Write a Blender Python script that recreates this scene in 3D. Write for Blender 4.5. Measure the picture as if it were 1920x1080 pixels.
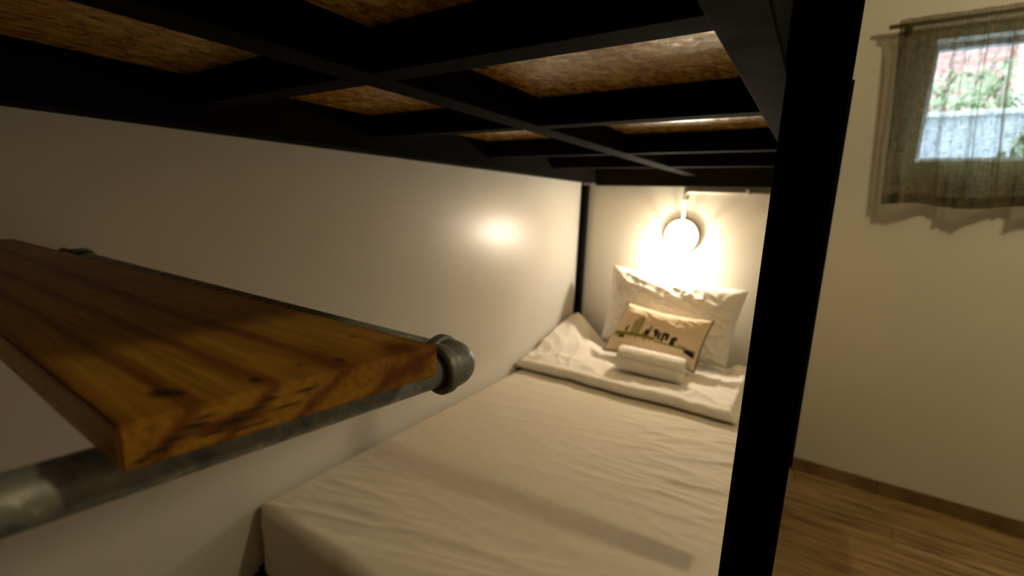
import bpy, bmesh, math, random
from mathutils import Vector, Matrix, noise
random.seed(4)
for o in list(bpy.data.objects): bpy.data.objects.remove(o, do_unlink=True)
SC = bpy.context.scene
COL = SC.collection
FZ = -1.25            # floor height relative to the lens; everything is lifted by -FZ at the end
LIFT = -FZ

# ------------------------------------------------------------------ camera
cd = bpy.data.cameras.new('camera'); cam = bpy.data.objects.new('camera', cd); COL.objects.link(cam)
cd.lens = 861.0/1920*36; cd.sensor_width = 36; cd.clip_start = 0.005
MX = ((0.83404841, 0.13171958, -0.53573613), (0.5504303, -0.13306054, 0.82420955), (0.0372792, -0.98231606, -0.18348138))
cam.matrix_world = Matrix([[r[0], -r[1], -r[2], 0] for r in MX] + [[0, 0, 0, 1]])
cam.location = (0, 0, LIFT)
cd.dof.use_dof = True; cd.dof.focus_distance = 0.45; cd.dof.aperture_fstop = 4.2
SC.camera = cam
# ------------------------------------------------------------------ world, lights, exposure
w = bpy.data.worlds.new('world'); SC.world = w; w.use_nodes = True
w.node_tree.nodes['Background'].inputs[0].default_value = (0.72, 0.85, 1.0, 1)
w.node_tree.nodes['Background'].inputs[1].default_value = 15.0
def point(name, loc, watts, color, size):
    l = bpy.data.lights.new(name, 'POINT'); l.energy = watts; l.color = color; l.shadow_soft_size = size
    o = bpy.data.objects.new(name, l); COL.objects.link(o); o.location = (loc[0], loc[1], loc[2]+LIFT); return o
point('room_ceiling_light', (1.42, 1.22, 1.20), 40.0, (1.0, 0.82, 0.50), 0.06)
point('bed_lamp_bulb', (-0.597, 2.466, -0.194), 19.0, (1.0, 0.87, 0.68), 0.018)
SC.view_settings.view_transform = 'Standard'
SC.view_settings.look = 'None'
SC.view_settings.exposure = 0.0
SC.view_settings.gamma = 1.0
SC.view_settings.use_curve_mapping = False

# ------------------------------------------------------------------ materials
def mat(name, col, rough=0.5, metal=0.0, spec=0.5):
    m = bpy.data.materials.new(name); m.use_nodes = True
    b = m.node_tree.nodes['Principled BSDF']
    b.inputs['Base Color'].default_value = (*col, 1); b.inputs['Roughness'].default_value = rough
    b.inputs['Metallic'].default_value = metal; b.inputs['Specular IOR Level'].default_value = spec
    return m, m.node_tree, b
def N(nt, t, **kw):
    n = nt.nodes.new(t)
    for k, v in kw.items():
        if k.startswith('i_'):
            k2 = k[2:].replace('_', ' ')
            n.inputs[k2].default_value = v
        else: setattr(n, k, v)
    return n
def L(nt, a, b): nt.links.new(a, b)
def coords(nt, scale=(1,1,1), rot=(0,0,0), loc=(0,0,0), kind='Object'):
    tc = N(nt, 'ShaderNodeTexCoord'); mp = N(nt, 'ShaderNodeMapping')
    mp.inputs['Scale'].default_value = scale; mp.inputs['Rotation'].default_value = rot; mp.inputs['Location'].default_value = loc
    L(nt, tc.outputs[kind], mp.inputs[0]); return mp.outputs[0]
def ramp(nt, fac, stops):
    r = N(nt, 'ShaderNodeValToRGB'); e = r.color_ramp.elements
    while len(e) < len(stops): e.new(0.5)
    for k, (p, c) in enumerate(stops): e[k].position = p; e[k].color = (*c, 1)
    L(nt, fac, r.inputs[0]); return r.outputs[0]
def bump(nt, b, h, strength=0.3, dist=0.002):
    n = N(nt, 'ShaderNodeBump'); n.inputs['Strength'].default_value = strength; n.inputs['Distance'].default_value = dist
    L(nt, h, n.inputs['Height']); L(nt, n.outputs[0], b.inputs['Normal'])
def mixc(nt, fac, a, b, mode='MIX'):
    n = N(nt, 'ShaderNodeMix', data_type='RGBA', blend_type=mode)
    if isinstance(fac, float): n.inputs[0].default_value = fac
    else: L(nt, fac, n.inputs[0])
    for s, v in ((6, a), (7, b)):
        if isinstance(v, tuple): n.inputs[s].default_value = (*v, 1)
        else: L(nt, v, n.inputs[s])
    return n.outputs[2]

def m_wall(name, col, rough, bumpd):
    m, nt, b = mat(name, col, rough)
    n = N(nt, 'ShaderNodeTexNoise', i_Scale=3.0, i_Detail=3.0); L(nt, coords(nt), n.inputs[0])
    c = ramp(nt, n.outputs[0], [(0.35, tuple(x*0.96 for x in col)), (0.65, col)]); L(nt, c, b.inputs['Base Color'])
    n2 = N(nt, 'ShaderNodeTexNoise', i_Scale=140.0, i_Detail=2.0); L(nt, coords(nt), n2.inputs[0])
    bump(nt, b, n2.outputs[0], 0.15, bumpd); return m
M_PANEL = m_wall('white_panel_paint', (0.68, 0.66, 0.61), 0.33, 0.0006)
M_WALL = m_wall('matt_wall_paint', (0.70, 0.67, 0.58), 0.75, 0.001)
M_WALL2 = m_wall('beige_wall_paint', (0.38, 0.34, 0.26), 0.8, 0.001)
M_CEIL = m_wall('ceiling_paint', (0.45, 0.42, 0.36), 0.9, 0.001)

def m_steel():
    m, nt, b = mat('black_painted_steel', (0.006, 0.006, 0.0055), 0.88, spec=0.03)
    n = N(nt, 'ShaderNodeTexNoise', i_Scale=60.0, i_Detail=4.0); L(nt, coords(nt), n.inputs[0])
    L(nt, ramp(nt, n.outputs[0], [(0.3, (0.8,)*3), (0.7, (0.92,)*3)]), b.inputs['Roughness'])
    bump(nt, b, n.outputs[0], 0.15, 0.0005); return m
M_STEEL = m_steel()
def m_galv():
    m, nt, b = mat('galvanised_steel', (0.2, 0.21, 0.21), 0.5, 0.3)
    n = N(nt, 'ShaderNodeTexNoise', i_Scale=70.0, i_Detail=5.0, i_Roughness=0.7); L(nt, coords(nt), n.inputs[0])
    L(nt, ramp(nt, n.outputs[0], [(0.3, (0.06, 0.07, 0.075)), (0.46, (0.17, 0.19, 0.195)), (0.58, (0.20, 0.205, 0.15)), (0.70, (0.40, 0.41, 0.39))]), b.inputs['Base Color'])
    L(nt, ramp(nt, n.outputs[0], [(0.3, (0.65,)*3), (0.7, (0.38,)*3)]), b.inputs['Roughness'])
    bump(nt, b, n.outputs[0], 0.35, 0.0008); return m
M_GALV = m_galv()

def m_osb():
    m, nt, b = mat('varnished_strand_board', (0.4, 0.2, 0.06), 0.3)
    cs = []
    base = coords(nt)
    nz = N(nt, 'ShaderNodeTexNoise', i_Scale=6.0, i_Detail=2.0); L(nt, base, nz.inputs[0])
    layers = []
    for rz, sc in ((0.3, 1.2), (1.3, 1.4), (-0.6, 1.1)):
        v = coords(nt, scale=(75*sc, 28*sc, 30), rot=(0, 0, rz))
        mx = N(nt, 'ShaderNodeVectorMath', operation='MULTIPLY_ADD'); mx.inputs[1].default_value = (1.6,)*3
        L(nt, nz.outputs['Color'], mx.inputs[0]); L(nt, v, mx.inputs[2])
        vo = N(nt, 'ShaderNodeTexVoronoi', i_Scale=1.0); L(nt, mx.outputs[0], vo.inputs['Vector'])
        layers.append(vo)
    sel = N(nt, 'ShaderNodeTexVoronoi', i_Scale=26.0); L(nt, base, sel.inputs['Vector'])
    sep = N(nt, 'ShaderNodeSeparateColor'); L(nt, sel.outputs['Color'], sep.inputs[0])
    g1 = N(nt, 'ShaderNodeMath', operation='GREATER_THAN'); g1.inputs[1].default_value = 0.4; L(nt, sep.outputs[0], g1.inputs[0])
    g2 = N(nt, 'ShaderNodeMath', operation='GREATER_THAN'); g2.inputs[1].default_value = 0.6; L(nt, sep.outputs[1], g2.inputs[0])
    c = mixc(nt, g1.outputs[0], layers[0].outputs['Color'], layers[1].outputs['Color'])
    c = mixc(nt, g2.outputs[0], c, layers[2].outputs['Color'])
    s2 = N(nt, 'ShaderNodeSeparateColor'); L(nt, c, s2.inputs[0])
    fine = N(nt, 'ShaderNodeTexNoise', i_Scale=48.0, i_Detail=6.0, i_Roughness=0.72, i_Distortion=0.6); L(nt, base, fine.inputs[0])
    col = ramp(nt, s2.outputs[0], [(0.0, (0.48, 0.20, 0.02)), (0.35, (0.70, 0.37, 0.05)), (0.7, (0.80, 0.50, 0.10)), (1.0, (0.88, 0.64, 0.22))])
    dk = ramp(nt, fine.outputs[0], [(0.36, (0.22, 0.13, 0.07)), (0.50, (1, 1, 1))])
    L(nt, mixc(nt, 0.8, col, dk, 'MULTIPLY'), b.inputs['Base Color'])
    b.inputs['Coat Weight'].default_value = 1.0; b.inputs['Coat Roughness'].default_value = 0.20; b.inputs['Coat IOR'].default_value = 1.55; b.inputs['Roughness'].default_value = 0.25
    ad = N(nt, 'ShaderNodeMath', operation='MULTIPLY_ADD'); ad.inputs[1].default_value = 0.7
    L(nt, s2.outputs[1], ad.inputs[0]); L(nt, fine.outputs[0], ad.inputs[2])
    bump(nt, b, ad.outputs[0], 0.8, 0.0022)
    L(nt, b.inputs['Normal'].links[0].from_socket, b.inputs['Coat Normal'])
    return m
M_OSB = m_osb()

def knots(nt, col, pts, colr):
    tc = N(nt, 'ShaderNodeTexCoord')
    nz = N(nt, 'ShaderNodeTexNoise', i_Scale=90.0, i_Detail=3.0); L(nt, tc.outputs['Object'], nz.inputs[0])
    for (x, y, z, rx, ry, rz) in pts:
        s = N(nt, 'ShaderNodeVectorMath', operation='SUBTRACT'); s.inputs[1].default_value = (x, y, z); L(nt, tc.outputs['Object'], s.inputs[0])
        d = N(nt, 'ShaderNodeVectorMath', operation='DIVIDE'); d.inputs[1].default_value = (rx, ry, rz); L(nt, s.outputs[0], d.inputs[0])
        ln = N(nt, 'ShaderNodeVectorMath', operation='LENGTH'); L(nt, d.outputs[0], ln.inputs[0])
        a = N(nt, 'ShaderNodeMath', operation='MULTIPLY_ADD'); a.inputs[1].default_value = 1.4; L(nt, nz.outputs[0], a.inputs[0]); L(nt, ln.outputs['Value'], a.inputs[2])
        f = ramp(nt, a.outputs[0], [(0.0, (0, 0, 0)), (0.01, (0, 0, 0))])
        mr = N(nt, 'ShaderNodeMapRange'); mr.inputs[1].default_value = 1.1; mr.inputs[2].default_value = 2.0; mr.inputs[3].default_value = 0.9; mr.inputs[4].default_value = 0.0
        L(nt, a.outputs[0], mr.inputs[0]); col = mixc(nt, mr.outputs[0], col, colr)
    return col
def m_pine(kn, stain):
    m, nt, b = mat('oiled_pine', (0.4, 0.2, 0.04), 0.45)
    v = coords(nt, scale=(0.10, 1, 1), loc=(0, -0.115, 0.055))
    nz = N(nt, 'ShaderNodeTexNoise', i_Scale=7.0, i_Detail=2.0); L(nt, v, nz.inputs[0])
    mx = N(nt, 'ShaderNodeVectorMath', operation='MULTIPLY_ADD'); mx.inputs[1].default_value = (0.0, 0.05, 0.05)
    L(nt, nz.outputs['Color'], mx.inputs[0]); L(nt, v, mx.inputs[2])
    wv = N(nt, 'ShaderNodeTexWave', wave_type='RINGS', rings_direction='X', i_Scale=14.0, i_Distortion=1.2, i_Detail=2.0); L(nt, mx.outputs[0], wv.inputs[0])
    c = ramp(nt, wv.outputs[0], [(0.0, (0.45, 0.245, 0.024)), (0.72, (0.42, 0.215, 0.020)), (0.93, (0.30, 0.125, 0.010)), (1.0, (0.20, 0.075, 0.007))])
    fi = N(nt, 'ShaderNodeTexNoise', i_Scale=1.0, i_Detail=5.0, i_Roughness=0.65); L(nt, coords(nt, scale=(14, 260, 260)), fi.inputs[0])
    c = mixc(nt, 0.85, c, ramp(nt, fi.outputs[0], [(0.35, (0.5, 0.42, 0.35)), (0.6, (1, 1, 1))]), 'MULTIPLY')
    pa = N(nt, 'ShaderNodeTexNoise', i_Scale=9.0, i_Detail=2.0); L(nt, coords(nt), pa.inputs[0])
    c = mixc(nt, 0.7, c, ramp(nt, pa.outputs[0], [(0.38, (0.72, 0.6, 0.5)), (0.6, (1, 1, 1))]), 'MULTIPLY')
    c = knots(nt, c, stain, (0.13, 0.035, 0.006)); c = knots(nt, c, kn, (0.012, 0.008, 0.005))
    L(nt, c, b.inputs['Base Color']); bump(nt, b, fi.outputs[0], 0.2, 0.0006); return m

def m_cloth(name, col, weave=900.0, amt=0.3, var=0.06, soft=35.0):
    m, nt, b = mat(name, col, 0.92, spec=0.15)
    n = N(nt, 'ShaderNodeTexNoise', i_Scale=soft, i_Detail=3.0); L(nt, coords(nt), n.inputs[0])
    L(nt, ramp(nt, n.outputs[0], [(0.3, tuple(x*(1-var) for x in col)), (0.7, col)]), b.inputs['Base Color'])
    n2 = N(nt, 'ShaderNodeTexNoise', i_Scale=weave, i_Detail=2.0); L(nt, coords(nt), n2.inputs[0])
    bump(nt, b, n2.outputs[0], amt, 0.001)
    b.inputs['Sheen Weight'].default_value = 0.15; return m
M_SHEET = m_cloth('cream_cotton_sheet', (0.74, 0.68, 0.57))
M_DUVET = m_cloth('white_cotton', (0.83, 0.79, 0.72))
M_TOWEL = m_cloth('white_terry', (0.85, 0.82, 0.76), 420.0, 0.9)
M_PIPE = m_cloth('brown_piping', (0.05, 0.028, 0.015))
M_WHITE, _, _ = mat('white_plastic', (0.75, 0.72, 0.62), 0.4)
M_ROD, _, _ = mat('brown_rod', (0.22, 0.17, 0.09), 0.5)
M_CHROME, _, _ = mat('lamp_metal', (0.35, 0.34, 0.32), 0.35, 0.8)
M_ALU, _, _ = mat('window_frame_paint', (0.72, 0.74, 0.76), 0.4)

def m_print():
    m, nt, b = mat('printed_canvas', (0.6, 0.5, 0.36), 0.9, spec=0.15)
    a = N(nt, 'ShaderNodeAttribute'); a.attribute_name = 'print'
    L(nt, a.outputs['Color'], b.inputs['Base Color'])
    n2 = N(nt, 'ShaderNodeTexNoise', i_Scale=700.0, i_Detail=2.0); L(nt, coords(nt), n2.inputs[0]); bump(nt, b, n2.outputs[0], 0.4, 0.001); return m
M_PRINT = m_print()

def m_plank(tint):
    m, nt, b = mat('laminate_floor', (0.2, 0.12, 0.06), 0.42)
    oi = N(nt, 'ShaderNodeObjectInfo'); v = coords(nt, scale=(2.2, 26, 1))
    mx = N(nt, 'ShaderNodeVectorMath', operation='MULTIPLY_ADD'); mx.inputs[1].default_value = (1, 1, 1)
    cx = N(nt, 'ShaderNodeCombineXYZ'); mu = N(nt, 'ShaderNodeMath', operation='MULTIPLY'); mu.inputs[1].default_value = 40.0
    L(nt, oi.outputs['Random'], mu.inputs[0]); L(nt, mu.outputs[0], cx.inputs[0]); L(nt, mu.outputs[0], cx.inputs[1])
    L(nt, v, mx.inputs[0]); L(nt, cx.outputs[0], mx.inputs[2])
    n = N(nt, 'ShaderNodeTexNoise', i_Scale=1.6, i_Detail=6.0, i_Roughness=0.62); L(nt, mx.outputs[0], n.inputs[0])
    c = ramp(nt, n.outputs[0], [(0.28, (0.045, 0.026, 0.014)), (0.45, (0.17*tint, 0.11*tint, 0.045*tint)), (0.6, (0.28*tint, 0.19*tint, 0.085*tint)), (0.8, (0.36*tint, 0.29*tint, 0.19*tint))])
    tn = ramp(nt, oi.outputs['Random'], [(0.0, (0.78, 0.7, 0.62)), (0.5, (1, 0.96, 0.9)), (1.0, (1, 1.02, 1.08))])
    L(nt, mixc(nt, 1.0, c, tn, 'MULTIPLY'), b.inputs['Base Color']); bump(nt, b, n.outputs[0], 0.15, 0.0006); return m
M_FLOOR = m_plank(1.25)
M_BASE = m_plank(1.1)

def m_curtain():
    m = bpy.data.materials.new('sheer_linen'); m.use_nodes = True; nt = m.node_tree; nt.nodes.clear()
    out = N(nt, 'ShaderNodeOutputMaterial')
    col = (0.12, 0.10, 0.045, 1)
    d = N(nt, 'ShaderNodeBsdfDiffuse'); d.inputs[0].default_value = col
    t = N(nt, 'ShaderNodeBsdfTranslucent'); t.inputs[0].default_value = (0.085, 0.072, 0.035, 1)
    tr = N(nt, 'ShaderNodeBsdfTransparent')
    a = N(nt, 'ShaderNodeMixShader'); a.inputs[0].default_value = 0.35; L(nt, d.outputs[0], a.inputs[1]); L(nt, t.outputs[0], a.inputs[2])
    n1 = N(nt, 'ShaderNodeTexNoise', i_Scale=1.0, i_Detail=3.0, i_Roughness=0.7); L(nt, coords(nt, scale=(260, 10, 30)), n1.inputs[0])
    n2 = N(nt, 'ShaderNodeTexNoise', i_Scale=1.0, i_Detail=3.0, i_Roughness=0.7); L(nt, coords(nt, scale=(30, 10, 260)), n2.inputs[0])
    ad = N(nt, 'ShaderNodeMath', operation='ADD'); L(nt, n1.outputs[0], ad.inputs[0]); L(nt, n2.outputs[0], ad.inputs[1])
    mr = N(nt, 'ShaderNodeMapRange'); mr.inputs[1].default_value = 0.75; mr.inputs[2].default_value = 1.25; mr.inputs[3].default_value = 0.12; mr.inputs[4].default_value = 0.50
    L(nt, ad.outputs[0], mr.inputs[0])
    lw = N(nt, 'ShaderNodeLayerWeight', i_Blend=0.5); sb = N(nt, 'ShaderNodeMath', operation='SUBTRACT'); sb.inputs[0].default_value = 1.1; sb.use_clamp = True; L(nt, lw.outputs['Facing'], sb.inputs[1])
    mm = N(nt, 'ShaderNodeMath', operation='MULTIPLY'); L(nt, mr.outputs[0], mm.inputs[0]); L(nt, sb.outputs[0], mm.inputs[1]); mr = mm
    mx = N(nt, 'ShaderNodeMixShader'); L(nt, mr.outputs[0], mx.inputs[0]); L(nt, a.outputs[0], mx.inputs[1]); L(nt, tr.outputs[0], mx.inputs[2])
    L(nt, mx.outputs[0], out.inputs[0]); return m
M_CURT = m_curtain()
def m_glass():
    m = bpy.data.materials.new('window_glass'); m.use_nodes = True; nt = m.node_tree; nt.nodes.clear()
    out = N(nt, 'ShaderNodeOutputMaterial'); g = N(nt, 'ShaderNodeBsdfGlossy'); g.inputs['Roughness'].default_value = 0.02
    t = N(nt, 'ShaderNodeBsdfTransparent'); t.inputs[0].default_value = (0.93, 0.96, 0.97, 1)
    mx = N(nt, 'ShaderNodeMixShader'); mx.inputs[0].default_value = 0.06; L(nt, t.outputs[0], mx.inputs[1]); L(nt, g.outputs[0], mx.inputs[2]); L(nt, mx.outputs[0], out.inputs[0]); return m
M_GLASS = m_glass()
def m_dome():
    m = bpy.data.materials.new('glowing_frosted_glass'); m.use_nodes = True; nt = m.node_tree; nt.nodes.clear()
    out = N(nt, 'ShaderNodeOutputMaterial'); t = N(nt, 'ShaderNodeBsdfTransparent'); t.inputs[0].default_value = (1, 0.97, 0.92, 1)
    e = N(nt, 'ShaderNodeEmission'); e.inputs[0].default_value = (1, 0.93, 0.80, 1); e.inputs[1].default_value = 1.5
    tl = N(nt, 'ShaderNodeBsdfTranslucent'); tl.inputs[0].default_value = (0.9, 0.88, 0.82, 1)
    mx = N(nt, 'ShaderNodeMixShader'); mx.inputs[0].default_value = 0.35; L(nt, t.outputs[0], mx.inputs[1]); L(nt, tl.outputs[0], mx.inputs[2])
    ad = N(nt, 'ShaderNodeAddShader'); L(nt, mx.outputs[0], ad.inputs[0]); L(nt, e.outputs[0], ad.inputs[1]); L(nt, ad.outputs[0], out.inputs[0]); return m
M_DOME = m_dome()

# ------------------------------------------------------------------ helpers (all points relative to the lens, one space)
def root(name, loc, label=None, cat=None, kind=None, group=None):
    o = bpy.data.objects.new(name, None); COL.objects.link(o); o.location = loc; o.empty_display_size = 0.05
    tag(o, label, cat, kind, group); return o
def tag(o, label=None, cat=None, kind=None, group=None):
    if label: o['label'] = label
    if cat: o['category'] = cat
    if kind: o['kind'] = kind
    if group: o['group'] = group
    return o
def origin(p):
    while p is not None and p.parent is not None: p = p.parent
    return Vector(p.location) if p is not None else Vector((0, 0, 0))
def obj(name, bm, m, parent=None, loc=None, smooth=False):
    off = origin(parent) if parent is not None else Vector(loc if loc else (0, 0, 0))
    if off.length: bmesh.ops.translate(bm, verts=bm.verts, vec=-off)
    me = bpy.data.meshes.new(name); bm.to_mesh(me); bm.free()
    if smooth:
        for p in me.polygons: p.use_smooth = True
    me.materials.append(m)
    o = bpy.data.objects.new(name, me); COL.objects.link(o)
    if parent is not None: o.parent = parent
    else: o.location = off
    return o
def box(bm, x0, x1, y0, y1, z0, z1, bev=0.0, seg=2):
    r = bmesh.ops.create_cube(bm, size=1.0); vs = r['verts']
    for v in vs: v.co = Vector(((x0+x1)/2+v.co.x*(x1-x0), (y0+y1)/2+v.co.y*(y1-y0), (z0+z1)/2+v.co.z*(z1-z0)))
    if bev:
        es = list({e for v in vs for e in v.link_edges})
        bmesh.ops.bevel(bm, geom=es, offset=bev, segments=seg, affect='EDGES', profile=0.5)
    return bm
def B(*a, **k): return box(bmesh.new(), *a, **k)
def tube(bm, pts, r, n=20, cap=True, radii=None):
    pts = [Vector(p) for p in pts]; rings = []
    t0 = (pts[1]-pts[0]).normalized(); up = Vector((0, 0, 1)) if abs(t0.z) < 0.9 else Vector((1, 0, 0))
    a = t0.cross(up).normalized()
    for i, p in enumerate(pts):
        t = (pts[min(i+1, len(pts)-1)]-pts[max(i-1, 0)]).normalized()
        a = (a - t*a.dot(t)).normalized(); b = t.cross(a); rr = radii[i] if radii else r
        rings.append([bm.verts.new(p + (a*math.cos(2*math.pi*k/n)+b*math.sin(2*math.pi*k/n))*rr) for k in range(n)])
    for i in range(len(rings)-1):
        for k in range(n): bm.faces.new((rings[i][k], rings[i][(k+1) % n], rings[i+1][(k+1) % n], rings[i+1][k]))
    if cap: bm.faces.new(rings[0][::-1]); bm.faces.new(rings[-1])
    return bm
def lathe(bm, c, axis, prof, n=40):
    """prof: (distance along axis, radius)"""
    c = Vector(c); ax = Vector(axis).normalized(); up = Vector((0, 0, 1)) if abs(ax.z) < 0.9 else Vector((1, 0, 0))
    a = ax.cross(up).normalized(); b = ax.cross(a); rings = []
    for d, r in prof:
        if r < 1e-6: rings.append([bm.verts.new(c+ax*d)])
        else: rings.append([bm.verts.new(c+ax*d+(a*math.cos(2*math.pi*k/n)+b*math.sin(2*math.pi*k/n))*r) for k in range(n)])
    for A, Bn in zip(rings, rings[1:]):
        for k in range(n):
            k2 = (k+1) % n
            if len(A) == 1: bm.faces.new((A[0], Bn[k], Bn[k2]))
            elif len(Bn) == 1: bm.faces.new((A[k], A[k2], Bn[0]))
            else: bm.faces.new((A[k], A[k2], Bn[k2], Bn[k]))
    bmesh.ops.recalc_face_normals(bm, faces=bm.faces); return bm
def sm(a, b, x):
    t = max(0.0, min(1.0, (x-a)/(b-a))); return t*t*(3-2*t)
def nz(x, y, z=0.0): return noise.noise(Vector((x, y, z)))
def ridge(x, y, z=0.0): return max(0.0, 1-abs(nz(x, y, z))*3.2)

# ------------------------------------------------------------------ the room shell
XL, XR, YB, YF, ZC = -1.17, 2.45, 2.54, -2.3, 1.45
T = 0.14
WX0, WX1, WZ0, WZ1 = 0.30, 1.12, 0.225, 0.69
def struct(name, bm, m, **k):
    o = obj(name, bm, m, **k); o['kind'] = 'structure'; return o
struct('wall_left', B(XL-T, XL, YF, YB+T, FZ, ZC), M_PANEL)
bm = bmesh.new()
box(bm, XL, WX0, YB, YB+T, FZ, ZC); box(bm, WX1, XR, YB, YB+T, FZ, ZC)
box(bm, WX0, WX1, YB, YB+T, FZ, WZ0); box(bm, WX0, WX1, YB, YB+T, WZ1, ZC)
wb = struct('wall_back', bm, M_WALL)
j = obj('joint_strip', B(-0.035, WX0-0.01, YB-0.0012, YB, 0.150, 0.154), M_WALL, wb)
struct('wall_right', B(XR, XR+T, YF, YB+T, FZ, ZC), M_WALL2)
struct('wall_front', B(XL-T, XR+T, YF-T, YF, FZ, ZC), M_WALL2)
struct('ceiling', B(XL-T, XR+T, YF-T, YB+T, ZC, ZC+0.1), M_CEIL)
fl = struct('floor', B(XL-T, XR+T, YF-T, YB+T, FZ-0.1, FZ-0.008), M_BASE)
# laminate boards run along the back wall, each its own piece
cache = {}
pw, pl = 0.128, 1.22
row = 0; y = YB-0.012
while y > 0.9:
    y0 = max(y-pw, 0.85); x = -1.15 - (row*0.437) % pl
    while x < XR:
        xa, xb = max(x, -1.15), min(x+pl, XR)
        if xb-xa > 0.05 and xb > -0.3:
            key = (round(xb-xa, 3),)
            if key not in cache:
                b_ = B(0, xb-xa-0.0015, -(pw-0.0012), 0, -0.008, 0, bev=0.0008, seg=1)
                me = bpy.data.meshes.new('plank'); b_.to_mesh(me); b_.free(); me.materials.append(M_FLOOR); cache[key] = me
            o = bpy.data.objects.new('plank', cache[key]); COL.objects.link(o); o.parent = fl; o.location = (xa, y, FZ)
        x += pl
    y -= pw; row += 1
struct('trim_1', B(-1.15, XR, YF, y, FZ-0.008, FZ), M_FLOOR)
bb = struct('baseboard_back', B(XL+0.001, XR, YB-0.012, YB, FZ, FZ+0.062, bev=0.002), M_BASE)
for xs in (0.385, 1.61): obj('joint', B(xs, xs+0.002, YB-0.0126, YB-0.011, FZ, FZ+0.0615), M_STEEL, bb)

# window
win = root('window_1', ((WX0+WX1)/2, YB+0.09, WZ0)); win['kind'] = 'structure'
y0, y1 = YB+0.075, YB+0.115; fw = 0.022
obj('window_frame', (lambda b: (box(b, WX0, WX0+fw, y0, y1, WZ0, WZ1, 0.002), box(b, WX1-fw, WX1, y0, y1, WZ0, WZ1, 0.002),
    box(b, WX0+fw, WX1-fw, y0, y1, WZ0, WZ0+fw, 0.002), box(b, WX0+fw, WX1-fw, y0, y1, WZ1-fw, WZ1, 0.002), b)[-1])(bmesh.new()), M_ALU, win)
obj('pane', B(WX0+fw, WX1-fw, y0+0.018, y0+0.022, WZ0+fw, WZ1-fw), M_GLASS, win)

# ------------------------------------------------------------------ bunk frame
BZ, DZ = 0.164, 0.222
bed = root('bunk_bed_frame', (-0.6, 1.5, FZ), 'black steel bunk bed frame with strand board deck on cross beams above the mattress', 'bed frame')
def bar(name, *a, bev=0.002, label=None):
    o = obj(name, B(*a, bev=bev), M_STEEL, bed)
    if label: o['label'] = label
    return o
bar('side_rail', -1.168, -1.073, -0.03, 2.535, 0.1265, DZ)
bar('side_rail', -0.080, -0.040, -0.03, 2.535, 0.125, DZ)
bar('head_rail', -1.073, -0.080, 2.470, 2.535, 0.112, DZ)
bar('foot_rail', -1.073, -0.080, -0.03, 0.02, 0.125, DZ)
cx0, cx1 = -0.592, -0.532
bar('long_beam', cx0, cx1, 0.02, 2.470, BZ, DZ)
for (ya, yb) in ((0.446, 0.490), (0.898, 0.940), (1.445, 1.487), (1.955, 1.997)):
    bar('cross_beam', -1.073, cx0, ya, yb, BZ, DZ); bar('cross_beam', cx1, -0.080, ya, yb, BZ, DZ)
dk = obj('deck_board', B(-1.168, -0.041, -0.03, 2.535, DZ, DZ+0.018), M_OSB, bed)
bar('head_post', -1.168, -1.131, 2.493, 2.533, FZ, 0.112)
bar('head_post', -0.080, -0.040, 2.493, 2.533, FZ, 0.112)
bar('foot_post', -0.0395, 0.0088, 0.490, 0.540, FZ, 0.95, label='thick black square post at the foot of the bed')
bar('ladder_stile', -0.0395, 0.0172, 1.028, 1.086, -0.62, 0.2215, bev=0.004)
bar('stile_plate', 0.0172, 0.0222, 1.034, 1.080, -0.510, 0.232, bev=0.001)
bar('lower_rail', -1.168, -1.125, 0.545, 2.493, -1.075, -1.035)
bar('lower_rail', -0.080, -0.040, 0.545, 2.493, -1.075, -1.035)
bar('lower_cross_beam', -1.125, -0.080, 0.545, 0.585, -1.075, -1.035)
obj('base_board', B(-1.166, -0.042, 0.56, 2.49, -1.035, -1.020), M_STEEL, bed)
# weld beads where the foot post meets the rail
bm = bmesh.new()
for k in range(9):
    bmesh.ops.create_uvsphere(bm, u_segments=8, v_segments=6, radius=0.0028, matrix=Matrix.Translation((-0.0395, 0.489, 0.130+k*0.0105)))
obj('weld_bead', bm, M_STEEL, bed, smooth=True)

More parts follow.
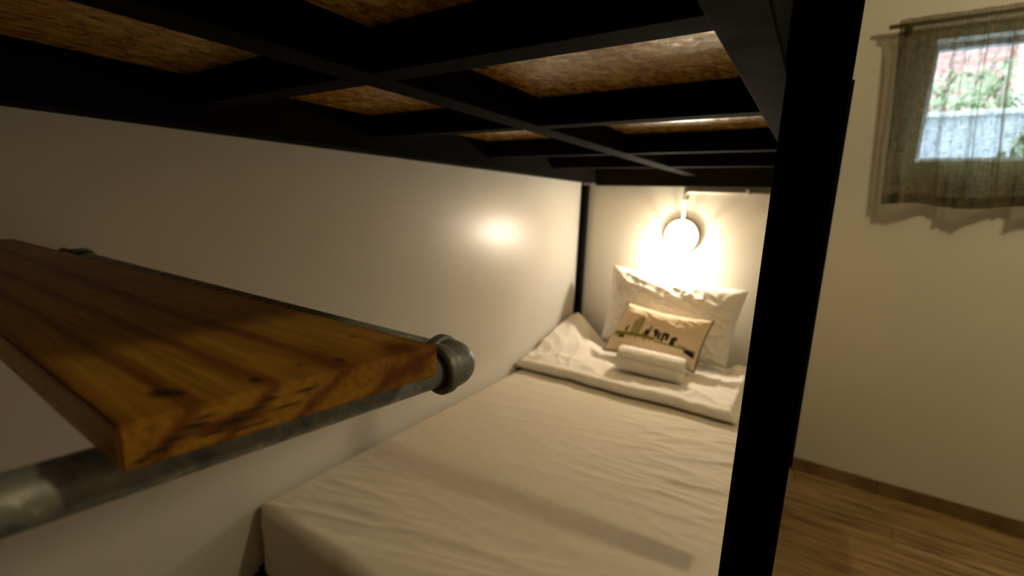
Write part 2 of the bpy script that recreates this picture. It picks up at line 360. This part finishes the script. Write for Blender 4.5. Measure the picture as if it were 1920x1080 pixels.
# ------------------------------------------------------------------ mattress in a fitted sheet
ZM = -0.822
def mattress():
    x0, x1, y0, y1, zt, zb, r = -1.164, -0.068, 0.560, 2.488, ZM, -1.018, 0.032
    def axis(a, b, n):
        out = []
        H = zt-zb; side = [(H*k/10) for k in range(10, 0, -1)]
        for s in side:
            if s > r: out.append((a, s))
        for k in range(6, 0, -1): th = math.pi/2*k/6; out.append((a+r-r*math.sin(th), r-r*math.cos(th)))
        for k in range(n+1): out.append((a+r+(b-a-2*r)*k/n, 0.0))
        for k in range(1, 7): th = math.pi/2*k/6; out.append((b-r+r*math.sin(th), r-r*math.cos(th)))
        for s in reversed(side):
            if s > r: out.append((b, s))
        return out
    ax, ay = axis(x0, x1, 150), axis(y0, y1, 260)
    bm = bmesh.new(); G = []
    R = 0.045
    for (x, dx) in ax:
        col = []
        for (y, dy) in ay:
            d = max(dx, dy); X, Y = x, y
            cx = (x0+R) if x < x0+R else (x1-R if x > x1-R else None); cy = (y0+R) if y < y0+R else (y1-R if y > y1-R else None)
            if cx is not None and cy is not None:
                u, v = X-cx, Y-cy; l = math.hypot(u, v)
                if l > R: X, Y = cx+u*R/l, cy+v*R/l; d = max(d, min(r, (l-R)*1.3))
            h = 0.0
            # drag lines of the sheet
            ang = 0.10+0.25*(y-1.0); u = x*math.cos(ang)+y*math.sin(ang); v = -x*math.sin(ang)+y*math.cos(ang)
            wr = sm(-0.75, -0.25, x)*sm(1.05, 1.35, y)*sm(2.0, 1.6, y)
            h += 0.0065*wr*(ridge(u*2.6+3, v*13+0.6*nz(x*3, y*3), 1.0)**2)
            h += 0.0030*wr*(ridge(u*5+9, v*24, 5.0)**2)
            wf = sm(1.05, 0.75, y)
            u2 = x*0.94+y*0.34; v2 = -x*0.34+y*0.94
            h += 0.0030*wf*(ridge(u2*1.5, v2*15+0.35*nz(x*3, y*3, 4), 2.0)**2)
            h += 0.0018*wf*(ridge(u2*3.5+5, v2*26, 7.0)**2)
            h += 0.0012*ridge(u*2+20, v*9, 3.0)**3
            h += 0.004*nz(x*2.2, y*2.2, 9)
            edge = min(1.0, max(0, 1-d/r))
            if d > r*0.5:
                hh = 0.006*ridge(x*7+0.5*(zt-d)*3, (zt-d)*5+x*3, 8.0)**2
                if dy >= dx and y < 1: Y -= hh*min(1, (d-r*0.5)/r)
                X += 0
            zz = zt-d+h*edge
            col.append(bm.verts.new((X, Y, zz)))
        G.append(col)
    for i in range(len(ax)-1):
        for jx in range(len(ay)-1):
            bm.faces.new((G[i][jx], G[i+1][jx], G[i+1][jx+1], G[i][jx+1]))
    bmesh.ops.remove_doubles(bm, verts=bm.verts, dist=0.0002)
    bmesh.ops.holes_fill(bm, edges=[e for e in bm.edges if e.is_boundary], sides=0)
    o = obj('mattress', bm, M_SHEET, loc=(-0.6, 1.5, -1.02), smooth=True)
    tag(o, 'mattress in a creased cream fitted sheet lying in the lower bunk', 'mattress')
mattress()

# ------------------------------------------------------------------ folded duvet
def duvet():
    x0, x1, ya, yb = -1.162, -0.158, 1.862, 2.480
    nx, ny, nf = 170, 110, 14
    bm = bmesh.new(); rows = []
    for i in range(nx+1):
        s = i/nx; x = x0+(x1-x0)*s
        ed = sm(0, 0.03, x1-x)        # closing of the right end
        edl = sm(-0.002, 0.018, x-x0)
        fr = ya + 0.012*nz(x*4, 3) + 0.006*nz(x*11, 5) - 0.004*ed
        hf = (0.050+0.010*nz(x*5, 1)+0.005*nz(x*16, 2))*(0.35+0.65*ed)*(0.6+0.4*edl)
        xx = x
        prof = []
        prof.append((yb, 0.004))
        for k in range(1, 10): prof.append((yb+(fr+hf*0.5-yb)*k/9, 0.004))
        for k in range(1, nf):
            th = math.pi*k/nf
            bl = 0.9+0.35*ridge(x*9, k*0.12, 3)*0.4
            prof.append((fr+hf*0.5-math.sin(th)*hf*0.56*bl, hf*0.5-math.cos(th)*hf*0.5+0.002))
        for k in range(0, ny+1):
            t = k/ny; y = fr+hf*0.5+(yb-fr-hf*0.5)*t
            h = hf+0.008*sm(0, 0.25, t)
            h += 0.010*nz(x*4, y*4, 2)*sm(0, 0.12, t)
            h += 0.011*sm(0, 0.1, t)*(ridge(x*5+y*3, y*5-x*2, 4)**2)*0.8
            h += 0.005*(ridge(x*13+y*4, y*6-x*4, 6)**2)*sm(0.0, 0.1, t)
            h += 0.085*sm(-0.86, -1.12, x)*sm(2.0, 2.46, y)+0.028*sm(-0.8, -1.0, x)*sm(1.95, 2.15, y)
            h += 0.020*math.exp(-((x+0.93-(y-2.2)*0.2)/0.035)**2)*sm(2.0, 2.2, y)
            h -= 0.012*math.exp(-(((x+0.58)/0.3)**2+((y-2.25)/0.2)**2))
            for (ra, rb, rc, rd, cap, sl) in ((-0.94, -0.275, 2.30, 2.55, 0.030, 0.9), (-0.86, -0.36, 2.10, 2.32, 0.048, 0.8), (-0.72, -0.385, 1.985, 2.12, 0.050, 0.6)):
                dd = math.hypot(max(ra-x, 0, x-rb), max(rc-y, 0, y-rd)); h = min(h, cap+sl*dd)
            h *= (0.3+0.7*ed)*(0.7+0.3*edl)
            if t > 0.97: h = h*(1-(t-0.97)/0.03*0.75)
            prof.append((y, max(h, 0.012)))
        rows.append([bm.verts.new((xx, p[0], ZM+0.0075+p[1])) for p in prof])
    n = len(rows[0])
    for A, Bn in zip(rows, rows[1:]):
        for k in range(n): bm.faces.new((A[k], A[(k+1) % n], Bn[(k+1) % n], Bn[k]))
    bm.faces.new(rows[0][::-1]); bm.faces.new(rows[-1])
    bmesh.ops.recalc_face_normals(bm, faces=bm.faces)
    o = obj('duvet', bm, M_DUVET, loc=(-0.65, 2.17, ZM), smooth=True)
    tag(o, 'white duvet folded flat across the head end of the bed under the pillow', 'duvet')
duvet()

# ------------------------------------------------------------------ pillow and cushion
def cushion(corners, thick, nu, nv, pinch=(0.05, 0.06), wr=0.004, seed=0.0, flange=0.0, colf=None, power=0.55):
    """corners TL TR BR BL; returns bmesh and the seam loop"""
    TL, TR, BR, BL = [Vector(c) for c in corners]
    nrm = ((TR-TL).cross(BL-TL)).normalized()          # towards the viewer side after sign check
    if nrm.y > 0: nrm = -nrm
    bm = bmesh.new(); lay = bm.verts.layers.float_color.new('print') if colf else None
    grids = []
    edge = {}
    for side in (1, -1):
        g = []
        for i in range(nu+1):
            c = []
            u = -1+2*i/nu
            for k in range(nv+1):
                v = -1+2*k/nv
                on = i in (0, nu) or k in (0, nv)
                if side == -1 and on: c.append(edge[(i, k)]); continue
                uu = u*(1-pinch[0]*(1-v*v)); vv = v*(1-pinch[1]*(1-u*u))
                a, b_ = (uu+1)/2, (vv+1)/2
                p = TL*(1-a)*(1-b_)+TR*a*(1-b_)+BR*a*b_+BL*(1-a)*b_
                e = (1-u**4)*(1-v**4); f = max(0.0, e)**power
                if flange:
                    du = min(1, (1-abs(u))/flange); dv = min(1, (1-abs(v))/flange); q = sm(0, 1, du)*sm(0, 1, dv); f = f*q**0.7
                h = thick*0.5*f*(1+0.12*nz(u*1.6+seed, v*1.6, side))
                # corner drag wrinkles
                wk = wr*(ridge(u*2.2+v*1.6+seed, v*5-u*3, seed+side)**2+0.6*ridge(u*7+seed, v*3+u*2, seed+3)**2)*(0.25+f)
                p = p + nrm*side*(h+wk*(0.0 if on else 1.0))
                vert = bm.verts.new(p)
                if lay: vert[lay] = (*colf((u+1)/2, (1-v)/2), 1) if side == 1 else (*colf(0.5, 0.95), 1)
                if on: edge[(i, k)] = vert
                c.append(vert)
            g.append(c)
        for i in range(nu):
            for k in range(nv):
                q = (g[i][k], g[i+1][k], g[i+1][k+1], g[i][k+1])
                bm.faces.new(q if side == 1 else q[::-1])
        grids.append(g)
    loop = [edge[(i, 0)].co.copy() for i in range(nu)]+[edge[(nu, k)].co.copy() for k in range(nv)]+[edge[(i, nv)].co.copy() for i in range(nu, 0, -1)]+[edge[(0, k)].co.copy() for k in range(nv, 0, -1)]
    bmesh.ops.recalc_face_normals(bm, faces=bm.faces)
    return bm, loop
pc = [(-0.925, 2.462, -0.322), (-0.232, 2.462, -0.380), (-0.280, 2.378, -0.765), (-0.935, 2.378, -0.735)]
bm, lp = cushion(pc, 0.12, 110, 80, pinch=(0.035, 0.09), wr=0.007, seed=2.3, flange=0.10)
pil = obj('pillow', bm, M_DUVET, loc=(-0.6, 2.4, -0.77), smooth=True)
tag(pil, 'large white pillow propped against the wall below the round lamp', 'pillow')

SKY = [(0.02, 0.30), (0.10, 0.33)]
def skyline(u, v):
    """u to the right, v up; printed city skyline in black and olive on cream canvas"""
    cream = (0.74, 0.60, 0.42); olive = (0.21, 0.18, 0.02); dark = (0.02, 0.016, 0.012); grey = (0.30, 0.26, 0.15)
    def inb(a, b, c, d): return a <= u <= b and c <= v <= d
    # water / ground band
    base = 0.36
    if inb(0.03, 0.13, 0.31, 0.40): return olive
    if inb(0.13, 0.52, 0.34, 0.415-0.04*abs(u-0.3)): return olive
    if inb(0.52, 0.97, 0.31, 0.345): return olive if (int(u*60) % 3) else dark
    if inb(0.10, 0.175, 0.27, 0.345): return dark
    # small dark block
    if inb(0.135, 0.150, 0.43, 0.50) or inb(0.152, 0.17, 0.43, 0.56): return dark
    # group of tall olive towers
    for (a, b, t) in ((0.205, 0.235, 0.69), (0.238, 0.262, 0.76), (0.265, 0.30, 0.80), (0.303, 0.325, 0.74)):
        if a <= u <= b and 0.40 <= v <= t:
            return cream if (int((u-a)*230) % 3 == 1) else olive
    # dark towers
    if 0.378 <= u <= 0.41 and 0.40 <= v <= 0.54: return dark
    if 0.41 <= u <= 0.435 and 0.42 <= v <= 0.66-abs(u-0.425)*6: return dark
    if inb(0.355, 0.368, 0.38, 0.47): return dark
    for (a, b, c, t) in ((0.475, 0.515, 0.52, 0.57), (0.50, 0.525, 0.44, 0.55), (0.54, 0.56, 0.39, 0.53), (0.585, 0.605, 0.37, 0.54), (0.605, 0.645, 0.50, 0.54), (0.630, 0.652, 0.41, 0.52),
                         (0.695, 0.72, 0.35, 0.47), (0.715, 0.75, 0.44, 0.50), (0.72, 0.74, 0.34, 0.40)):
        if inb(a-0.006, b+0.006, c-0.01, t+0.015): return dark
    for k in range(6):
        if inb(0.77+k*0.021, 0.780+k*0.021, 0.33, 0.42-0.01*k): return grey
    if 0.86 <= u <= 0.97 and 0.26+(u-0.86)*-0.5 <= v <= 0.35-(u-0.86)*0.45: return dark
    for (a, b, t) in ((0.20, 0.21, 0.3), (0.24, 0.25, 0.29), (0.30, 0.31, 0.28), (0.4, 0.41, 0.29), (0.47, 0.48, 0.3)):
        if inb(a, b, t, 0.35): return olive
    return cream
cc = [(-0.765, 2.300, -0.492), (-0.345, 2.285, -0.515), (-0.385, 2.165, -0.742), (-0.840, 2.180, -0.732)]
bm, lp = cushion(cc, 0.095, 210, 130, pinch=(0.045, 0.13), wr=0.003, seed=7.7, colf=skyline, power=0.5)
cu = obj('cushion', bm, M_PRINT, loc=(-0.6, 2.2, -0.76), smooth=True)
tag(cu, 'small cream cushion printed with a city skyline and edged in brown piping', 'cushion')
lp2 = lp+[lp[0], lp[1]]
obj('piping', tube(bmesh.new(), lp2[::2]+[lp2[-1]], 0.0042, 8, cap=False), M_PIPE, cu, smooth=True)

# ------------------------------------------------------------------ rolled towel
def towel():
    c0, c1 = Vector((-0.704, 2.035, -0.697)), Vector((-0.408, 2.062, -0.712))
    ax = (c1-c0).normalized(); up = Vector((0, 0, 1)); s_ = ax.cross(up).normalized(); up = s_.cross(ax)
    bm = bmesh.new(); nL, nS = 60, 240; turns = 3.6
    rows_o = []; th_ = 0.0120; R0, R1 = 0.010, 0.060
    def spi(s): return R0+(R1-R0)*s
    for i in range(nL+1):
        t = i/nL; c = c0+(c1-c0)*t; row = []
        r_e = 1-0.10*(1-sm(0, 0.06, min(t, 1-t)))
        pts = []
        for k in range(nS+1):
            s = k/nS; a = 0.15-2*math.pi*turns*(1-s)
            pts.append((a, spi(s)))
        ring = [(a, r-th_*0.5) for a, r in pts]+[(a, r+th_*0.5*(1 if r < 0.05 else 1)) for a, r in reversed(pts)]
        vs = []
        for a, r in ring:
            rr = r*r_e+0.0018*nz(math.cos(a)*2*r*20, math.sin(a)*2*r*20, t*9)
            zz = math.sin(a)*rr; zz = max(zz, -0.047)       # settles on the duvet
            off = 0.004*math.sin(r*400)*(1 if i == nL else 0)
            vs.append(bm.verts.new(c+s_*math.cos(a)*rr*1.04+up*zz+ax*off))
        rows_o.append(vs)
    n = len(rows_o[0])
    for A, Bn in zip(rows_o, rows_o[1:]):
        for k in range(n): bm.faces.new((A[k], A[(k+1) % n], Bn[(k+1) % n], Bn[k]))
    for rw in (rows_o[0], rows_o[-1]):
        for k in range(n//2-1): bm.faces.new((rw[k], rw[k+1], rw[n-2-k], rw[n-1-k]))
    bmesh.ops.recalc_face_normals(bm, faces=bm.faces)
    o = obj('rolled_towel', bm, M_TOWEL, loc=(-0.56, 2.07, -0.75), smooth=True)
    tag(o, 'rolled white towel lying on the duvet in front of the cushion', 'towel')
towel()

# ------------------------------------------------------------------ wall lamp and its conduit
LX, LZ = -0.589, -0.141
lamp = root('wall_lamp', (LX, YB, LZ), 'round caged bulkhead lamp glowing on the wall above the pillow', 'wall lamp')
obj('base', lathe(bmesh.new(), (LX, YB, LZ), (0, -1, 0), [(0, 0), (0, 0.080), (0.008, 0.084), (0.014, 0.084), (0.014, 0.070), (0.010, 0.0)], 56), M_WHITE, lamp, smooth=False)
obj('rim', lathe(bmesh.new(), (LX, YB, LZ), (0, -1, 0), [(0.0142, 0.081), (0.0142, 0.0865), (0.018, 0.0875), (0.021, 0.086), (0.021, 0.083), (0.0142, 0.081)], 56), M_CHROME, lamp, smooth=True)
prof = [(0.020+0.076*math.sin(math.pi/2*k/14), 0.0815*math.cos(math.pi/2*k/14)) for k in range(14)]+[(0.096, 0.0)]
obj('dome', lathe(bmesh.new(), (LX, YB, LZ), (0, -1, 0), prof, 56), M_DOME, lamp, smooth=True)
def cage(off, vertical):
    pts = []
    h = math.sqrt(0.084**2-off**2)
    for k in range(21):
        t = -1+2*k/20; a = t*h; rr = math.hypot(a, off)/0.084; d = 0.022+0.080*math.sqrt(max(0, 1-rr*rr))
        pts.append((LX+(off if vertical else a), YB-d, LZ+(a if vertical else off)))
    return tube(bmesh.new(), pts, 0.0022, 8)
for off in (-0.030, 0.030): obj('cage_bar', cage(off, True), M_CHROME, lamp, smooth=True)
obj('cage_bar', cage(0.030, False), M_CHROME, lamp, smooth=True)

con = root('cable_conduit', (LX, YB-0.01, 0.0), 'thin cream cable conduit rising from the lamp then running right under the bunk', 'conduit')
cyy = YB-0.0105; czz = 0.088
pts = [(LX, cyy, LZ+0.0895), (LX, cyy, czz-0.02)]+[(LX+0.02-0.02*math.cos(a), cyy, czz-0.02+0.02*math.sin(a)) for a in (0.4, 0.8, 1.2, 1.57)]+[(-0.083, cyy, czz)]
obj('pipe', tube(bmesh.new(), pts, 0.0085, 14), M_WHITE, con, smooth=True)
for (x, z, hz) in ((-0.30, czz, True), (LX, 0.045, False)):
    b_ = B(x-0.006, x+0.006, YB-0.0205, YB, z-0.0125, z+0.0125, bev=0.001) if hz else B(x-0.0125, x+0.0125, YB-0.0205, YB, z-0.006, z+0.006, bev=0.001)
    obj('clip', b_, M_WHITE, con)

# ------------------------------------------------------------------ curtain and rod
rodr = root('curtain_rod', (0.7, 2.475, 0.745), 'brown curtain rod above the small window', 'curtain rod')
obj('rod', tube(bmesh.new(), [(0.138, 2.492, 0.745), (1.32, 2.492, 0.745)], 0.0085, 14), M_ROD, rodr, smooth=True)
for x in (0.205, 1.27):
    obj('bracket', (lambda b: (box(b, x-0.006, x+0.006, 2.486, YB, 0.7325, 0.7365, 0.001), box(b, x-0.012, x+0.012, YB-0.004, YB, 0.715, 0.765, 0.001), b)[-1])(bmesh.new()), M_STEEL, rodr)
def curtain():
    bm = bmesh.new(); nx, nzz = 420, 90; rows = []
    for k in range(nzz+1):
        t = k/nzz; z = 0.760+(0.048-0.760)*t
        row = []
        xl = 0.168+0.050*t; xr = 1.235
        for i in range(nx+1):
            s = i/nx; x = xl+(xr-xl)*s
            ph = s*2*math.pi
            a1 = 0.012+0.014*t
            f = a1*math.sin(ph*6.2+0.9*math.sin(ph*1.3+1)+0.25*math.sin(t*3))
            f += 0.0075*(1-0.3*t)*math.sin(ph*17+2*math.sin(ph*2.1)+t*1.3)
            f += 0.004*math.sin(ph*31+t*2)*(1-t)
            f += 0.0015*nz(x*30, z*8)
            for (xa, xb_, dp, wd) in ((0.195, 0.235, 0.016, 0.009), (0.235, 0.285, 0.016, 0.010), (0.272, 0.325, 0.012, 0.009), (0.378, 0.415, 0.020*(1-0.8*t), 0.008), (0.418, 0.462, 0.026, 0.0085), (0.484, 0.530, 0.026, 0.009),
                                      (0.560, 0.600, 0.022, 0.010), (0.640, 0.670, 0.024, 0.010), (0.730, 0.750, 0.022, 0.010), (0.83, 0.84, 0.024, 0.010), (0.93, 0.93, 0.022, 0.010), (1.03, 1.02, 0.024, 0.010), (1.13, 1.12, 0.022, 0.010)):
                d_ = (x-(xa+(xb_-xa)*t))/wd
                if abs(d_) < 3: f -= dp*math.exp(-d_*d_)
            yy = 2.475-0.004*t+f*(0.35+0.65*sm(0.03, 0.2, t))
            if t < 0.06: yy = 2.463+f*0.2         # casing in front of the rod
            if i < 3: yy += 0.004*(3-i)
            row.append(bm.verts.new((x+0.004*math.sin(t*5+s*9), yy, z+0.008*math.sin(ph*3)*t)))
        rows.append(row)
    for A, Bn in zip(rows, rows[1:]):
        for i in range(nx): bm.faces.new((A[i], A[i+1], Bn[i+1], Bn[i]))
    o = obj('curtain', bm, M_CURT, loc=(0.7, 2.46, 0.40), smooth=True)
    tag(o, 'short sheer olive linen curtain hanging over the small window', 'curtain')
    # doubled hem at foot and side, a part
    bm = bmesh.new(); 
    for (ka, kb, ia, ib) in ((nzz-5, nzz, 0, nx),):
        last = None
        me = o.data
        for k in range(ka, kb+1):
            cur = []
            for i in range(ia, ib+1):
                c = me.vertices[k*(nx+1)+i].co + o.location; cur.append(bm.verts.new((c.x, c.y-0.0015, c.z)))
            if last:
                for q in range(len(cur)-1): bm.faces.new((last[q], last[q+1], cur[q+1], cur[q]))
            last = cur
    obj('hem', bm, M_CURT, o, smooth=True)
curtain()

# ------------------------------------------------------------------ pine board on galvanised pipe
K = 0.95
PT = -0.100*K; TH = 0.0225*K
shelf = root('pipe_shelf', (-0.65, 0.14, PT-0.045), 'thick pine board resting on galvanised pipe at the foot of the bed', 'shelf')
FR, NR = (-0.209*K, 0.230*K), (-0.2375*K, 0.0605*K)
FL, NL = (-1.163, 0.2035*K), (-1.163, 0.062*K)
def board():
    bm = bmesh.new(); nx, ny = 60, 14
    top = []; bot = []
    for i in range(nx+1):
        a = i/nx; ct = []; cb = []
        for k in range(ny+1):
            b_ = k/ny
            p = [(NL[q]*(1-a)+NR[q]*a)*(1-b_)+(FL[q]*(1-a)+FR[q]*a)*b_ for q in (0, 1)]
            wob = 0.0006*nz(p[0]*30, p[1]*30)
            ct.append(bm.verts.new((p[0], p[1], PT+wob))); cb.append(bm.verts.new((p[0], p[1], PT-TH)))
        top.append(ct); bot.append(cb)
    for i in range(nx):
        for k in range(ny):
            bm.faces.new((top[i][k], top[i+1][k], top[i+1][k+1], top[i][k+1])); bm.faces.new((bot[i][k], bot[i][k+1], bot[i+1][k+1], bot[i+1][k]))
    for i in range(nx):
        bm.faces.new((top[i][0], bot[i][0], bot[i+1][0], top[i+1][0])); bm.faces.new((top[i][ny], top[i+1][ny], bot[i+1][ny], bot[i][ny]))
    for k in range(ny):
        bm.faces.new((top[0][k], top[0][k+1], bot[0][k+1], bot[0][k])); bm.faces.new((top[nx][k], bot[nx][k], bot[nx][k+1], top[nx][k+1]))
    bmesh.ops.recalc_face_normals(bm, faces=bm.faces)
    sharp = [e for e in bm.edges if len(e.link_faces) == 2 and e.calc_face_angle() > 1.0]
    bmesh.ops.bevel(bm, geom=sharp, offset=0.0012, segments=2, affect='EDGES')
    return bm
ox, oy, oz = shelf.location
def ktop(px, py, a, b_): return (px*K-ox, py*K-oy, PT-oz, a, b_, 0.010)
kn = [ktop(-0.263, 0.086, 0.008, 0.0045), ktop(-0.256, 0.090, 0.005, 0.004), ktop(-0.243, 0.122, 0.005, 0.0030), ktop(-0.247, 0.150, 0.004, 0.0025), ktop(-0.236, 0.170, 0.005, 0.0022), ktop(-0.268, 0.205, 0.004, 0.002)]
def kend(py, dz, ry, rz):
    px = -0.2375+(py-0.0605)/(0.230-0.0605)*0.0285
    return (px*K-ox, py*K-oy, PT-dz-oz, 0.004, ry*1.7, rz*0.9)
for py, dz, ry, rz in ((0.068, 0.018, 0.0022, 0.0012), (0.074, 0.0155, 0.003, 0.0014), (0.080, 0.0125, 0.0035, 0.0016), (0.086, 0.009, 0.0035, 0.0014), (0.092, 0.006, 0.003, 0.0010),
                       (0.096, 0.015, 0.005, 0.0014), (0.104, 0.012, 0.006, 0.0016), (0.113, 0.009, 0.005, 0.0015), (0.121, 0.006, 0.004, 0.0012), (0.128, 0.012, 0.006, 0.0010), (0.110, 0.017, 0.006, 0.0010), (0.140, 0.006, 0.004, 0.0012)):
    kn.append(kend(py, dz, ry, rz))
st = [ktop(-0.225, 0.208, 0.016, 0.014), kend(0.196, 0.011, 0.007, 0.010), kend(0.213, 0.012, 0.006, 0.009), kend(0.100, 0.012, 0.03, 0.004)]
M_PINE = m_pine(kn, st)
obj('board', board(), M_PINE, shelf)
PR = 0.0130; PZ = PT-TH-PR-0.0002
Ce = Vector((-0.2265, 0.290*K, PZ))                     # elbow corner at the right
dirY = Vector((0.0310, 0.210, 0)).normalized()          # side pipe runs back to the viewer's side
Cl = Vector((-1.118, 0.279*K, PZ))
def leg(c, d, length): return [c-d*0.022, c-d*length]
obj('side_pipe', tube(bmesh.new(), leg(Ce, dirY, 0.75), PR, 28), M_GALV, shelf, smooth=True)
obj('side_pipe', tube(bmesh.new(), leg(Cl, Vector((0, 1, 0)), 0.75), PR, 28), M_GALV, shelf, smooth=True)
back = (Ce-Cl).normalized()
obj('back_pipe', tube(bmesh.new(), [Cl+back*0.022, Ce-back*0.022], PR, 28), M_GALV, shelf, smooth=True)
def elbow(c, d1, d2):
    """d1, d2: unit directions out of the fitting's two mouths"""
    bm = bmesh.new(); A = c+d1*0.021; Bp = c+d2*0.021; pts = []
    for k in range(15):
        t = k/14; pts.append(A*(1-t)**2+c*2*t*(1-t)*1.0+Bp*t*t if False else (A*((1-t)**2)+(c-(d1+d2)*0.004)*(2*t*(1-t))+Bp*(t*t)))
    tube(bm, pts, 0.0172, 28)
    e = obj('elbow', bm, M_GALV, shelf, smooth=True)
    for d in (d1, d2):
        obj('bead', lathe(bmesh.new(), c+d*0.0155, d, [(0, 0.0170), (0.0006, 0.0188), (0.002, 0.0196), (0.008, 0.0196), (0.0094, 0.0188), (0.0096, 0.0150), (0.004, 0.0140)], 40), M_GALV, e, smooth=True)
elbow(Ce, -dirY, -back)
elbow(Cl, Vector((0, -1, 0)), back)

# ------------------------------------------------------------------ outside the window
M_CONC = m_wall('pale_render', (0.50, 0.55, 0.60), 0.9, 0.001)
def leaves(name, cx, cy, cz, rx, ry, rz, n, col, label, cat):
    m, nt, b = mat(name+'_leaf', col, 0.5)
    oi = N(nt, 'ShaderNodeTexNoise', i_Scale=5.0, i_Detail=3.0); L(nt, coords(nt), oi.inputs[0])
    L(nt, ramp(nt, oi.outputs[0], [(0.35, tuple(c*0.35 for c in col)), (0.6, col)]), b.inputs['Base Color'])
    bm = bmesh.new(); rnd = random.Random(hash(cat) % 7+3)
    for _ in range(n):
        while True:
            p = Vector((rnd.uniform(-1, 1), rnd.uniform(-1, 1), rnd.uniform(-1, 1)))
            if 0.45 < p.length < 1: break
        p = Vector((cx+p.x*rx, cy+p.y*ry, cz+p.z*rz)); s = rnd.uniform(0.03, 0.06)
        a = Vector((rnd.uniform(-1, 1), rnd.uniform(-1, 1), rnd.uniform(-1, 1))).normalized(); q = a.orthogonal().normalized()
        v = [bm.verts.new(p+a*s), bm.verts.new(p+q*s*0.45), bm.verts.new(p-a*s), bm.verts.new(p-q*s*0.45)]; bm.faces.new(v)
    r = root(name, (cx, cy, FZ), label, cat)
    f = obj('foliage', bm, m, r); f['kind'] = 'stuff'
    M_TR, _, _ = mat(name+'_stem', (0.1, 0.07, 0.04), 0.8)
    for dx in (-0.3, 0.2): obj('stem', tube(bmesh.new(), [(cx+dx*rx, cy, FZ), (cx+dx*rx*0.5, cy, cz-rz*0.4), (cx+dx*rx, cy, cz+rz*0.3)], 0.03, 8), M_TR, r, smooth=True)
leaves('shrub', 1.5, 5.2, 0.10, 2.4, 0.6, 1.12, 16000, (0.50, 0.62, 0.34), 'tall pale green shrub behind the garden wall outside the window', 'shrub')
leaves('shrub', 1.05, 3.55, -0.10, 0.36, 0.25, 0.72, 3500, (0.50, 0.62, 0.40), 'smaller green shrub in front of the garden wall outside the window', 'shrub')
gw = struct('garden_wall', B(-1.5, 4.5, 4.05, 4.2, FZ, 0.63), M_CONC)
obj('coping', B(-1.5, 4.5, 4.02, 4.23, 0.63, 0.66, bev=0.004), M_ALU, gw)
m_, nt_, b_m = mat('red_brick', (0.4, 0.14, 0.1), 0.9)
br = N(nt_, 'ShaderNodeTexBrick', i_Scale=1.0); br.inputs['Color1'].default_value = (0.62, 0.36, 0.31, 1); br.inputs['Color2'].default_value = (0.56, 0.30, 0.25, 1); br.inputs['Mortar'].default_value = (0.5, 0.45, 0.4, 1)
br.inputs['Brick Width'].default_value = 0.22; br.inputs['Row Height'].default_value = 0.075; br.inputs['Mortar Size'].default_value = 0.006
L(nt_, coords(nt_, rot=(math.pi/2, 0, 0)), br.inputs[0]); L(nt_, br.outputs[0], b_m.inputs['Base Color'])
nb = root('brick_building', (1.2, 7.0, FZ), 'red brick building far behind the shrub outside the window', 'building')
obj('wall', B(0.85, 1.50, 7.0, 8.0, FZ, 2.6), m_, nb)
obj('roof', B(0.75, 1.60, 6.9, 8.1, 2.6, 2.72, bev=0.01), M_ALU, nb)
m_g, _, _ = mat('paving', (0.42, 0.42, 0.40), 0.9)
struct('ground', B(-6, 9, YB+T, 12, FZ-0.1, FZ-0.01), m_g)

# ------------------------------------------------------------------ lift everything so the floor is at zero
bpy.context.view_layer.update()
for o in COL.objects:
    if o.parent is None and o.type not in ('CAMERA', 'LIGHT'): o.location.z += LIFT
